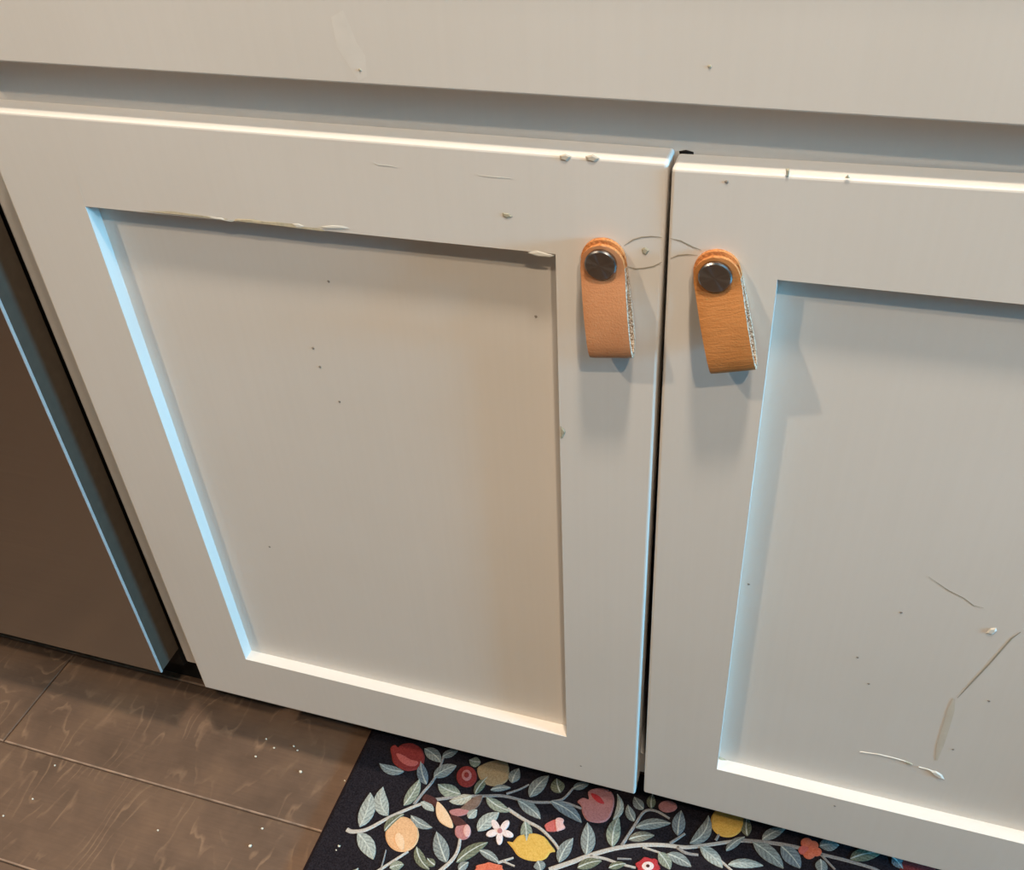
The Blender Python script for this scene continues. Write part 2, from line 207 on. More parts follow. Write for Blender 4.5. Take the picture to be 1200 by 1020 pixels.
# ------------------------------------------------------------------ material helpers
def new_mat(name):
    m = bpy.data.materials.new(name)
    m.use_nodes = True
    nt = m.node_tree
    return m, nt, nt.nodes['Principled BSDF']


def node(nt, kind, **kw):
    n = nt.nodes.new(kind)
    for k, v in kw.items():
        if k.startswith('i_'):
            key = k[2:]
            n.inputs[int(key) if key.isdigit() else key].default_value = v
        else:
            setattr(n, k, v)
    return n


def mapped(nt, scale=(1, 1, 1), coord='Object'):
    tc = node(nt, 'ShaderNodeTexCoord')
    mp = node(nt, 'ShaderNodeMapping')
    mp.inputs['Scale'].default_value = scale
    nt.links.new(tc.outputs[coord], mp.inputs['Vector'])
    return mp.outputs['Vector']


def ramp(nt, fac, stops):
    r = node(nt, 'ShaderNodeValToRGB')
    els = r.color_ramp.elements
    while len(els) < len(stops):
        els.new(0.5)
    for e, (p, c) in zip(els, stops):
        e.position = p
        e.color = (*c, 1) if len(c) == 3 else c
    nt.links.new(fac, r.inputs['Fac'])
    return r.outputs['Color']


def noise(nt, vec, scale, detail=3, rough=0.5, dist=0.0):
    n = node(nt, 'ShaderNodeTexNoise')
    n.inputs['Scale'].default_value = scale
    n.inputs['Detail'].default_value = detail
    n.inputs['Roughness'].default_value = rough
    n.inputs['Distortion'].default_value = dist
    nt.links.new(vec, n.inputs['Vector'])
    return n.outputs['Fac']


def bump(nt, bsdf, height, strength=0.2, dist=0.001):
    b = node(nt, 'ShaderNodeBump')
    b.inputs['Strength'].default_value = strength
    b.inputs['Distance'].default_value = dist
    nt.links.new(height, b.inputs['Height'])
    nt.links.new(b.outputs['Normal'], bsdf.inputs['Normal'])
    return b


def plain(name, color, rough=0.6, metallic=0.0, var=0.08, scale=120, spec=0.5):
    m, nt, b = new_mat(name)
    v = mapped(nt)
    f = noise(nt, v, scale)
    lo = tuple(c * (1 - var) for c in color)
    hi = tuple(min(1, c * (1 + var)) for c in color)
    nt.links.new(ramp(nt, f, [(0.3, lo), (0.7, hi)]), b.inputs['Base Color'])
    b.inputs['Roughness'].default_value = rough
    b.inputs['Metallic'].default_value = metallic
    b.inputs['Specular IOR Level'].default_value = spec
    return m


def paint_material():
    m, nt, b = new_mat('cream_cabinet_paint')
    v = mapped(nt)
    blotch = noise(nt, v, 5.0, 2)
    streak = noise(nt, mapped(nt, (260, 260, 5)), 1.0, 3)
    peel = noise(nt, v, 420, 2)
    col = ramp(nt, blotch, [(0.30, (0.660, 0.600, 0.540)), (0.70, (0.695, 0.636, 0.580))])
    mix = node(nt, 'ShaderNodeMix', data_type='RGBA', blend_type='MULTIPLY')
    mix.inputs['Factor'].default_value = 0.35
    nt.links.new(col, mix.inputs['A'])
    nt.links.new(ramp(nt, streak, [(0.35, (0.965, 0.965, 0.965)), (0.65, (1, 1, 1))]), mix.inputs['B'])
    nt.links.new(mix.outputs['Result'], b.inputs['Base Color'])
    add = node(nt, 'ShaderNodeMath', operation='MULTIPLY_ADD')
    nt.links.new(streak, add.inputs[0])
    add.inputs[1].default_value = 0.5
    nt.links.new(peel, add.inputs[2])
    bump(nt, b, add.outputs[0], 0.05, 0.0005)
    b.inputs['Roughness'].default_value = 0.42
    b.inputs['Specular IOR Level'].default_value = 0.4
    return m


def leather_material(name, dark, light, crease):
    m, nt, b = new_mat(name)
    v = mapped(nt)
    a = noise(nt, v, 45, 3)
    g = noise(nt, v, 900, 2)
    wr = noise(nt, mapped(nt, (60, 420, 60)), 1.0, 3, 0.6, 1.2)
    nt.links.new(ramp(nt, a, [(0.30, dark), (0.70, light)]), b.inputs['Base Color'])
    add = node(nt, 'ShaderNodeMath', operation='MULTIPLY_ADD')
    nt.links.new(wr, add.inputs[0])
    add.inputs[1].default_value = crease
    nt.links.new(g, add.inputs[2])
    bump(nt, b, add.outputs[0], 0.35, 0.0006)
    b.inputs['Roughness'].default_value = 0.46
    return m


def leather_edge_material():
    m, nt, b = new_mat('raw_leather_edge')
    v = mapped(nt)
    f = noise(nt, v, 900, 3, 0.7)
    nt.links.new(ramp(nt, f, [(0.38, (0.16, 0.085, 0.045)), (0.50, (0.52, 0.36, 0.24)), (0.62, (0.80, 0.70, 0.58))]), b.inputs['Base Color'])
    bump(nt, b, f, 0.8, 0.0015)
    b.inputs['Roughness'].default_value = 0.9
    return m


def burnished_edge_material():
    m, nt, b = new_mat('burnished_leather_edge')
    v = mapped(nt)
    f = noise(nt, v, 600, 3, 0.6)
    nt.links.new(ramp(nt, f, [(0.30, (0.34, 0.115, 0.030)), (0.65, (0.68, 0.270, 0.085))]), b.inputs['Base Color'])
    bump(nt, b, f, 0.5, 0.001)
    b.inputs['Roughness'].default_value = 0.6
    return m


def button_material():
    m, nt, b = new_mat('spun_dark_steel')
    tc = node(nt, 'ShaderNodeTexCoord')
    ln = node(nt, 'ShaderNodeVectorMath', operation='LENGTH')
    sep = node(nt, 'ShaderNodeSeparateXYZ')
    nt.links.new(tc.outputs['Object'], sep.inputs[0])
    cmb = node(nt, 'ShaderNodeCombineXYZ')
    nt.links.new(sep.outputs['X'], cmb.inputs['X'])
    nt.links.new(sep.outputs['Y'], cmb.inputs['Y'])
    nt.links.new(cmb.outputs[0], ln.inputs[0])
    mul = node(nt, 'ShaderNodeMath', operation='MULTIPLY')
    mul.inputs[1].default_value = 2600.0
    nt.links.new(ln.outputs['Value'], mul.inputs[0])
    n1 = node(nt, 'ShaderNodeTexNoise', noise_dimensions='1D')
    n1.inputs['Scale'].default_value = 1.0
    nt.links.new(mul.outputs[0], n1.inputs['W'])
    nt.links.new(ramp(nt, n1.outputs['Fac'], [(0.3, (0.22, 0.21, 0.205)), (0.7, (0.36, 0.345, 0.34))]), b.inputs['Base Color'])
    b.inputs['Metallic'].default_value = 1.0
    b.inputs['Roughness'].default_value = 0.20
    b.inputs['Anisotropic'].default_value = 0.97
    tg = node(nt, 'ShaderNodeTangent', direction_type='RADIAL', axis='Z')
    nt.links.new(tg.outputs['Tangent'], b.inputs['Tangent'])
    return m


def steel_material():
    m, nt, b = new_mat('brushed_steel')
    v = mapped(nt, (4, 4, 900))
    f = noise(nt, v, 1.0, 3)
    nt.links.new(ramp(nt, f, [(0.3, (0.38, 0.36, 0.34)), (0.7, (0.43, 0.41, 0.385))]), b.inputs['Base Color'])
    b.inputs['Metallic'].default_value = 1.0
    b.inputs['Roughness'].default_value = 0.24
    b.inputs['Anisotropic'].default_value = 0.4
    bump(nt, b, f, 0.05, 0.0003)
    return m


def wood_material():
    m, nt, b = new_mat('dark_stained_plank')
    tc = node(nt, 'ShaderNodeTexCoord')
    oi = node(nt, 'ShaderNodeObjectInfo')
    off = node(nt, 'ShaderNodeVectorMath', operation='SCALE')
    off.inputs['Scale'].default_value = 37.0
    cb = node(nt, 'ShaderNodeCombineXYZ')
    nt.links.new(oi.outputs['Random'], cb.inputs['X'])
    nt.links.new(oi.outputs['Random'], cb.inputs['Y'])
    nt.links.new(cb.outputs[0], off.inputs[0])
    add = node(nt, 'ShaderNodeVectorMath', operation='ADD')
    nt.links.new(tc.outputs['Object'], add.inputs[0])
    nt.links.new(off.outputs[0], add.inputs[1])
    mp = node(nt, 'ShaderNodeMapping')
    mp.inputs['Scale'].default_value = (10, 3.6, 1)
    nt.links.new(add.outputs[0], mp.inputs['Vector'])
    field = noise(nt, mp.outputs[0], 1.0, 5.0, 0.42, 0.15)
    mul = node(nt, 'ShaderNodeMath', operation='MULTIPLY')
    mul.inputs[1].default_value = 20.0
    nt.links.new(field, mul.inputs[0])
    fr = node(nt, 'ShaderNodeMath', operation='FRACT')
    nt.links.new(mul.outputs[0], fr.inputs[0])
    line = ramp(nt, fr.outputs[0], [(0.0, (0, 0, 0)), (0.66, (0, 0, 0)), (0.88, (0.62, 0.62, 0.62)), (0.97, (0, 0, 0))])
    mask_n = noise(nt, add.outputs[0], 26, 4)
    mask = ramp(nt, mask_n, [(0.44, (0.0, 0.0, 0.0)), (0.66, (1, 1, 1))])
    mm = node(nt, 'ShaderNodeMath', operation='MULTIPLY')
    nt.links.new(line, mm.inputs[0])
    nt.links.new(mask, mm.inputs[1])
    tone_n = noise(nt, add.outputs[0], 14, 4, 0.6)
    tone = ramp(nt, tone_n, [(0.28, (0.106, 0.065, 0.043)), (0.50, (0.148, 0.089, 0.058)), (0.74, (0.192, 0.114, 0.070))])
    mix = node(nt, 'ShaderNodeMix', data_type='RGBA')
    nt.links.new(mm.outputs[0], mix.inputs['Factor'])
    nt.links.new(tone, mix.inputs['A'])
    mix.inputs['B'].default_value = (0.33, 0.20, 0.122, 1)
    fine = noise(nt, mapped(nt, (30, 420, 30)), 1.0, 3)
    mix2 = node(nt, 'ShaderNodeMix', data_type='RGBA', blend_type='MULTIPLY')
    mix2.inputs['Factor'].default_value = 0.5
    nt.links.new(mix.outputs['Result'], mix2.inputs['A'])
    nt.links.new(ramp(nt, fine, [(0.3, (0.8, 0.8, 0.8)), (0.7, (1, 1, 1))]), mix2.inputs['B'])
    nt.links.new(mix2.outputs['Result'], b.inputs['Base Color'])
    b.inputs['Roughness'].default_value = 0.52
    b.inputs['Specular IOR Level'].default_value = 0.35
    bump(nt, b, tone_n, 0.12, 0.002)
    return m


def pile_material(name, dark, light, scale=700, veins=False):
    """short hooked wool pile; a leaf gets soft slanting veins from its own UVs"""
    m, nt, b = new_mat(name)
    v = mapped(nt)
    f = noise(nt, v, scale, 2)
    col = ramp(nt, f, [(0.32, dark), (0.68, light)])
    if veins:
        uv = node(nt, 'ShaderNodeTexCoord')
        sep = node(nt, 'ShaderNodeSeparateXYZ')
        nt.links.new(uv.outputs['UV'], sep.inputs[0])
        ab = node(nt, 'ShaderNodeMath', operation='ABSOLUTE')
        nt.links.new(sep.outputs['Y'], ab.inputs[0])
        k = node(nt, 'ShaderNodeMath', operation='MULTIPLY_ADD')
        nt.links.new(ab.outputs[0], k.inputs[0])
        k.inputs[1].default_value = -1.6
        s = node(nt, 'ShaderNodeMath', operation='MULTIPLY')
        nt.links.new(sep.outputs['X'], s.inputs[0])
        s.inputs[1].default_value = 6.0
        nt.links.new(s.outputs[0], k.inputs[2])
        fr = node(nt, 'ShaderNodeMath', operation='FRACT')
        nt.links.new(k.outputs[0], fr.inputs[0])
        mix = node(nt, 'ShaderNodeMix', data_type='RGBA', blend_type='MULTIPLY')
        mix.inputs['Factor'].default_value = 0.8
        nt.links.new(col, mix.inputs['A'])
        nt.links.new(ramp(nt, fr.outputs[0], [(0.0, (0.55, 0.55, 0.58)), (0.35, (1, 1, 1)), (0.75, (1, 1, 1)), (1.0, (0.55, 0.55, 0.58))]), mix.inputs['B'])
        col = mix.outputs['Result']
    nt.links.new(col, b.inputs['Base Color'])
    b.inputs['Roughness'].default_value = 1.0
    b.inputs['Specular IOR Level'].default_value = 0.05
    bump(nt, b, f, 0.6, 0.001)
    return m


M_PAINT = paint_material()
M_LEATHER = leather_material('tan_leather', (0.40, 0.165, 0.070), (0.49, 0.217, 0.098), 0.5)
M_LEATHER_2 = leather_material('golden_tan_leather', (0.37, 0.140, 0.036), (0.48, 0.195, 0.060), 2.0)
M_EDGE = leather_edge_material()
M_BURNISH = burnished_edge_material()
M_BUTTON = button_material()
M_STEEL = steel_material()
M_WOOD = wood_material()
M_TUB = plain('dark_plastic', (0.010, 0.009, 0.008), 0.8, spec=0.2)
M_STEEL_DARK = plain('grey_painted_steel', (0.062, 0.046, 0.032), 0.7, 0.0, spec=0.25)
M_STEEL_EDGE = plain('satin_steel_edge', (0.34, 0.33, 0.32), 0.5, 0.0)
M_BARE = plain('bare_undercoat', (0.50, 0.42, 0.29), 0.8, var=0.15, scale=400)
M_FLAKE = plain('lifted_paint_flake', (0.71, 0.67, 0.60), 0.5, var=0.04)
M_DENT = plain('dent_and_dark_patch', (0.40, 0.35, 0.25), 0.8, var=0.2, scale=500)
M_CRACK = plain('crack_grime', (0.33, 0.28, 0.21), 0.8, var=0.1)
M_SPECK = plain('dark_speck', (0.24, 0.20, 0.16), 0.8)
M_DRIP = plain('dried_brown_drip', (0.60, 0.525, 0.43), 0.35, var=0.05)
M_SMEAR = plain('chalky_smear', (0.69, 0.635, 0.575), 0.5, var=0.03)
M_CRUMB = plain('pale_crumb', (0.75, 0.66, 0.52), 0.9, var=0.2, scale=900)
M_RUG = pile_material('black_hooked_pile', (0.010, 0.008, 0.010), (0.026, 0.021, 0.025))
M_RUG_EDGE = pile_material('black_bound_edge', (0.018, 0.010, 0.014), (0.034, 0.020, 0.026))
M_SUBFLOOR = plain('dark_subfloor', (0.03, 0.02, 0.015), 0.9)
M_LIT_ARRIS = plain('lit_plank_arris', (0.27, 0.175, 0.120), 0.7, var=0.35, scale=60)  # highlight along the plank edge, put into the colour
M_WALL = plain('wall_paint', (0.25, 0.19, 0.135), 0.9, var=0.02, scale=6)
M_CEIL = plain('ceiling_paint', (0.45, 0.43, 0.39), 0.9, var=0.02, scale=6)
M_ADDED_COUNTER = plain('added_pale_counter', (0.62, 0.60, 0.57), 0.25, var=0.05, scale=40)
M_TRIM = plain('white_trim', (0.75, 0.74, 0.71), 0.5, var=0.02)

LEAF = {
    'pale': pile_material('pale_leaf', (0.30, 0.32, 0.29), (0.47, 0.49, 0.44), veins=True),
    'cream': pile_material('cream_leaf', (0.40, 0.37, 0.29), (0.55, 0.51, 0.41), veins=True),
    'green': pile_material('sage_leaf', (0.20, 0.22, 0.17), (0.34, 0.36, 0.28), veins=True),
    'grey': pile_material('grey_leaf', (0.19, 0.21, 0.20), (0.32, 0.34, 0.32), veins=True),
    'olive': pile_material('olive_leaf', (0.13, 0.14, 0.09), (0.23, 0.23, 0.16), veins=True),
    'slate': pile_material('slate_leaf', (0.15, 0.18, 0.20), (0.25, 0.29, 0.31), veins=True),
    'taupe': pile_material('taupe_leaf', (0.18, 0.165, 0.13), (0.28, 0.26, 0.20), veins=True),
}
M_RIB = pile_material('leaf_midrib', (0.40, 0.41, 0.37), (0.58, 0.59, 0.53))
RUGC = {
    'twig': pile_material('grey_twig', (0.22, 0.20, 0.19), (0.36, 0.33, 0.31)),
    'twig_pale': pile_material('pale_twig', (0.40, 0.35, 0.31), (0.56, 0.50, 0.44)),
    'red': pile_material('red_pile', (0.20, 0.028, 0.026), (0.29, 0.048, 0.042)),
    'red_light': pile_material('light_red_pile', (0.46, 0.10, 0.085), (0.58, 0.15, 0.13)),
    'crimson': pile_material('crimson_pile', (0.38, 0.030, 0.035), (0.52, 0.055, 0.060)),
    'peach': pile_material('peach_pile', (0.62, 0.34, 0.17), (0.75, 0.44, 0.24)),
    'peach_light': pile_material('light_peach_pile', (0.72, 0.46, 0.27), (0.82, 0.56, 0.36)),
    'maroon': pile_material('maroon_pile', (0.060, 0.022, 0.020), (0.095, 0.038, 0.034)),
    'brown': pile_material('brown_pile', (0.15, 0.095, 0.070), (0.23, 0.15, 0.12)),
    'rose': pile_material('rose_pile', (0.38, 0.15, 0.145), (0.50, 0.22, 0.21)),
    'pink': pile_material('pink_pile', (0.60, 0.33, 0.31), (0.74, 0.46, 0.42)),
    'pinkwhite': pile_material('white_pink_pile', (0.68, 0.53, 0.50), (0.84, 0.70, 0.66)),
    'yellow': pile_material('yellow_pile', (0.60, 0.34, 0.065), (0.71, 0.43, 0.11)),
    'tan': pile_material('tan_pile', (0.29, 0.20, 0.11), (0.40, 0.29, 0.17)),
    'orange': pile_material('orange_red_pile', (0.56, 0.12, 0.065), (0.68, 0.19, 0.11)),
}


# ------------------------------------------------------------------ object helpers
def obj(name, mesh, parent=None, loc=None):
    o = bpy.data.objects.new(name, mesh)
    COL.objects.link(o)
    if loc is not None:
        o.location = loc
    if parent is not None:
        o.parent = parent
    return o


def mesh_of(name, verts, faces, mats, smooth=False, midx=None):
    me = bpy.data.meshes.new(name)
    me.from_pydata([tuple(v) for v in verts], [], faces)
    for m in (mats if isinstance(mats, (list, tuple)) else [mats]):
        me.materials.append(m)
    if midx:
        for p, i in zip(me.polygons, midx):
            p.material_index = i
    if smooth:
        for p in me.polygons:
            p.use_smooth = True
    me.update()
    return me


def empty(name, loc, label, cat):
    o = bpy.data.objects.new(name, None)
    o.empty_display_size = 0.05
    o.location = loc
    COL.objects.link(o)
    o['label'] = label
    o['category'] = cat
    return o


def box_bm(bm, x0, x1, y0, y1, z0, z1):
    vs = [bm.verts.new(c) for c in ((x0, y0, z0), (x1, y0, z0), (x1, y1, z0), (x0, y1, z0),
                                    (x0, y0, z1), (x1, y0, z1), (x1, y1, z1), (x0, y1, z1))]
    fs = []
    for q in ((0, 3, 2, 1), (4, 5, 6, 7), (0, 1, 5, 4), (1, 2, 6, 5), (2, 3, 7, 6), (3, 0, 4, 7)):
        fs.append(bm.faces.new([vs[i] for i in q]))
    return vs, fs


def boxes(name, blist, mat, bevel=0.0, segs=2, parent=None):
    """one mesh made of (bevelled) boxes, each (x0, x1, y0, y1, z0, z1)"""
    bm = bmesh.new()
    for b in blist:
        box_bm(bm, *b)
    if bevel:
        bmesh.ops.bevel(bm, geom=bm.edges[:], offset=bevel, segments=segs, affect='EDGES', profile=0.5)
    me = bpy.data.meshes.new(name)
    bm.to_mesh(me)
    bm.free()
    me.materials.append(mat)
    return obj(name, me, parent)


def structure(o):
    o['kind'] = 'structure'
    return o


# ------------------------------------------------------------------ room shell
XL, XR, YF, YB = -2.9, 3.0, -3.2, 0.66
floor = structure(boxes('floor', [(XL, XR, YF, YB, -0.06, -0.014)], M_SUBFLOOR))
structure(boxes('ceiling', [(XL, XR, YF, YB, CEIL, CEIL + 0.1)], M_CEIL))
structure(boxes('wall_back', [(XL, XR, YB, YB + 0.1, -0.06, CEIL)], M_WALL))
structure(boxes('wall_left', [(XL - 0.1, XL, YF, YB, -0.06, CEIL)], M_WALL))
structure(boxes('wall_front', [(XL, XR, YF - 0.1, YF, -0.06, CEIL)], M_WALL))
WY0, WY1, WZ0, WZ1 = -0.66, -0.08, 0.12, 2.08
structure(boxes('wall_right', [(XR, XR + 0.1, YF, WY0, -0.06, CEIL), (XR, XR + 0.1, WY1, YB, -0.06, CEIL),
                               (XR, XR + 0.1, WY0, WY1, -0.06, WZ0), (XR, XR + 0.1, WY0, WY1, WZ1, CEIL)], M_WALL))
structure(boxes('window_1', [(XR - 0.02, XR + 0.08, WY0, WY0 + 0.05, WZ0, WZ1), (XR - 0.02, XR + 0.08, WY1 - 0.05, WY1, WZ0, WZ1),
                             (XR - 0.02, XR + 0.08, WY0 + 0.05, WY1 - 0.05, WZ0, WZ0 + 0.05), (XR - 0.02, XR + 0.08, WY0 + 0.05, WY1 - 0.05, WZ1 - 0.05, WZ1)], M_TRIM))

# floor planks: rows run along x; each plank is a piece of the floor
PW = 0.1178
PW_WIDE = 0.1280        # the row that runs along under the door edge
Y_SEAM = -0.0590
PL = 1.22
rng = random.Random(11)


def plank_mesh(length, width=PW):
    bm = bmesh.new()
    g = 0.0004
    vs, fs = box_bm(bm, g, length - g, -width / 2 + g, width / 2 - g, -0.012, 0.0)
    top = [e for e in bm.edges if all(abs(v.co.z) < 1e-6 for v in e.verts)]
    bmesh.ops.bevel(bm, geom=top, offset=0.0016, segments=2, affect='EDGES', profile=0.5)
    me = bpy.data.meshes.new('plank')
    bm.to_mesh(me)
    bm.free()
    me.materials.append(M_WOOD)
    me.materials.append(M_LIT_ARRIS)
    for p in me.polygons:           # the long front arris is painted pale, as if catching light
        if p.normal.y < -0.2 and p.center.z > -0.003:
            p.material_index = 1
    return me


full_plank = plank_mesh(PL)
rows = range(-18, 6)
for r in rows:
    pw = PW_WIDE if r == 0 else PW
    yc = Y_SEAM + PW * (r + 0.5) if r < 0 else Y_SEAM + pw / 2 + (PW_WIDE + PW * (r - 1) if r else 0)
    if yc + pw / 2 > YB:
        continue
    full = plank_mesh(PL, pw) if r == 0 else full_plank
    start = {0: -0.7100, -1: -1.185, 1: -1.03}.get(r, -2.6 + rng.uniform(0, PL))
    x = start
    while x - PL > XL + 0.15:
        x -= PL
    if x - XL > 0.1:
        obj('plank', plank_mesh(x - XL - 0.001, pw), floor, (XL + 0.001, yc, 0))
    while x < XR - 0.05:
        if x + PL <= XR:
            obj('plank', full, floor, (x, yc, 0))
        else:
            obj('plank', plank_mesh(XR - x - 0.001, pw), floor, (x, yc, 0))
        x += PL

# ------------------------------------------------------------------ sink base cabinet
cab = empty('sink_cabinet', (0.0, 0.30, 0.0), 'cream painted cabinet with two recessed-panel doors and leather strap pulls', 'cabinet')
cab_off = Vector((0.0, 0.30, 0.0))


def put(o, parent, origin):
    """parent o keeping its world-built mesh where it is: the mesh coordinates are absolute"""
    o.parent = parent
    o.location = -Vector(origin) + o.location
    return o


CX0, CX1 = -0.4845, 0.4885
CT = 0.872                      # top of the box
# face frame: bottom rounded at the front as the photo shows at the lower left corner
bm = bmesh.new()
for b in ((CX0, CX0 + 0.045, 0.020, 0.039, 0.1205, CT), (CX1 - 0.045, CX1, 0.020, 0.039, 0.1205, CT)):
    vs, fs = box_bm(bm, *b)
box_bm(bm, CX0 + 0.045, CX1 - 0.045, 0.020, 0.039, 0.695, CT)
box_bm(bm, CX0 + 0.045, CX1 - 0.045, 0.020, 0.039, 0.1205, 0.150)
es = [e for e in bm.edges if all(abs(v.co.y - 0.020) < 1e-6 for v in e.verts) and (all(abs(v.co.x - CX0) < 1e-6 for v in e.verts))]
es += [e for e in bm.edges if all(abs(v.co.z - 0.1205) < 1e-6 and v.co.x < CX0 + 0.05 for v in e.verts) and all(abs(v.co.x - CX0) < 1e-6 for v in e.verts)]
bmesh.ops.bevel(bm, geom=list(set(es)), offset=0.0025, segments=2, affect='EDGES', profile=0.5)
me = bpy.data.meshes.new('face_frame')
bm.to_mesh(me)
bm.free()
me.materials.append(M_PAINT)
put(obj('face_frame', me), cab, cab_off)
put(boxes('box_side', [(CX0, CX0 + 0.018, 0.039, 0.64, 0.1205, CT)], M_PAINT), cab, cab_off)
put(boxes('box_side', [(CX1 - 0.018, CX1, 0.039, 0.64, 0.1205, CT)], M_PAINT), cab, cab_off)
put(boxes('box_bottom', [(CX0 + 0.018, CX1 - 0.018, 0.039, 0.64, 0.1205, 0.1385)], M_PAINT), cab, cab_off)
put(boxes('box_back', [(CX0 + 0.018, CX1 - 0.018, 0.628, 0.64, 0.1385, CT)], M_TUB), cab, cab_off)
put(boxes('box_top', [(CX0, CX1, 0.02, 0.64, CT, CT + 0.018)], M_PAINT), cab, cab_off)
put(boxes('toe_kick', [(CX0, CX1, 0.105, 0.120, 0.0, 0.1205)], M_TUB), cab, cab_off)
# false drawer front above the doors
dfr = boxes('false_drawer_front', [(-0.4615, 0.4640, -0.0020, 0.0195, 0.7470, 0.8860)], M_PAINT, 0.0012, 2)
for v in dfr.data.vertices:       # its lower edge hangs a little lower on the right
    if v.co.z < 0.80:
        v.co.z -= 0.0062 * (v.co.x + 0.12)
put(dfr, cab, cab_off)


def lerp3(a, b, t):
    return tuple(a[i] + (b[i] - a[i]) * t for i in range(3))


def door_mesh(D, thick=0.0192, depth=0.0112):
    """stile-and-rail frame around a recessed opening; D gives the face corners tl, tr, br, bl"""
    bm = bmesh.new()
    of = [bm.verts.new(c) for c in D['o']]
    inf = [bm.verts.new(c) for c in D['i']]
    ob = [bm.verts.new((c[0], c[1] + thick, c[2])) for c in D['o']]
    inb = [bm.verts.new((c[0], c[1] + thick, c[2])) for c in D['i']]
    front = []
    for k in range(4):
        n = (k + 1) % 4
        front.append(bm.faces.new((of[k], inf[k], inf[n], of[n])))
        bm.faces.new((of[n], ob[n], ob[k], of[k]))
        bm.faces.new((inf[k], inb[k], inb[n], inf[n]))
        bm.faces.new((ob[k], ob[n], inb[n], inb[k]))
    bmesh.ops.recalc_face_normals(bm, faces=bm.faces[:])

    def edge(a, b):
        return next(e for e in a.link_edges if e.other_vert(a) is b)
    outer = [edge(of[k], of[(k + 1) % 4]) for k in range(4)] + [edge(of[k], ob[k]) for k in range(4)]
    bmesh.ops.bevel(bm, geom=outer, offset=0.0019, segments=3, affect='EDGES', profile=0.5)
    me = bpy.data.meshes.new('door')
    # follow the slight warp of the door smoothly
    long_edges = [e for e in bm.edges if e.calc_length() > 0.2]
    bmesh.ops.subdivide_edges(bm, edges=long_edges, cuts=15, use_grid_fill=True)
    bm.to_mesh(me)
    bm.free()
    me.materials.append(M_PAINT)
    for p in me.polygons:
        p.use_smooth = True
    me.set_sharp_from_angle(angle=math.radians(12))
    return me


def panel_mesh(D, depth):
    c = D['i']
    e = 0.006
    vs = []
    sg = ((-1, 1), (1, 1), (1, -1), (-1, -1))
    for dy in (depth, depth + 0.006):
        for (p, s) in zip(c, sg):
            vs.append((p[0] + s[0] * e * 0.0, p[1] + dy, p[2] + s[1] * e * 0.0))
    f = [(0, 3, 2, 1), (4, 5, 6, 7), (0, 1, 5, 4), (1, 2, 6, 5), (2, 3, 7, 6), (3, 0, 4, 7)]
    me = mesh_of('panel', vs, f, M_PAINT)
    bm = bmesh.new()
    bm.from_mesh(me)
    bmesh.ops.subdivide_edges(bm, edges=[e for e in bm.edges if e.calc_length() > 0.2], cuts=11, use_grid_fill=True)
    bm.to_mesh(me)
    bm.free()
    for p in me.polygons:
        p.use_smooth = True
    me.set_sharp_from_angle(angle=math.radians(12))
    return me


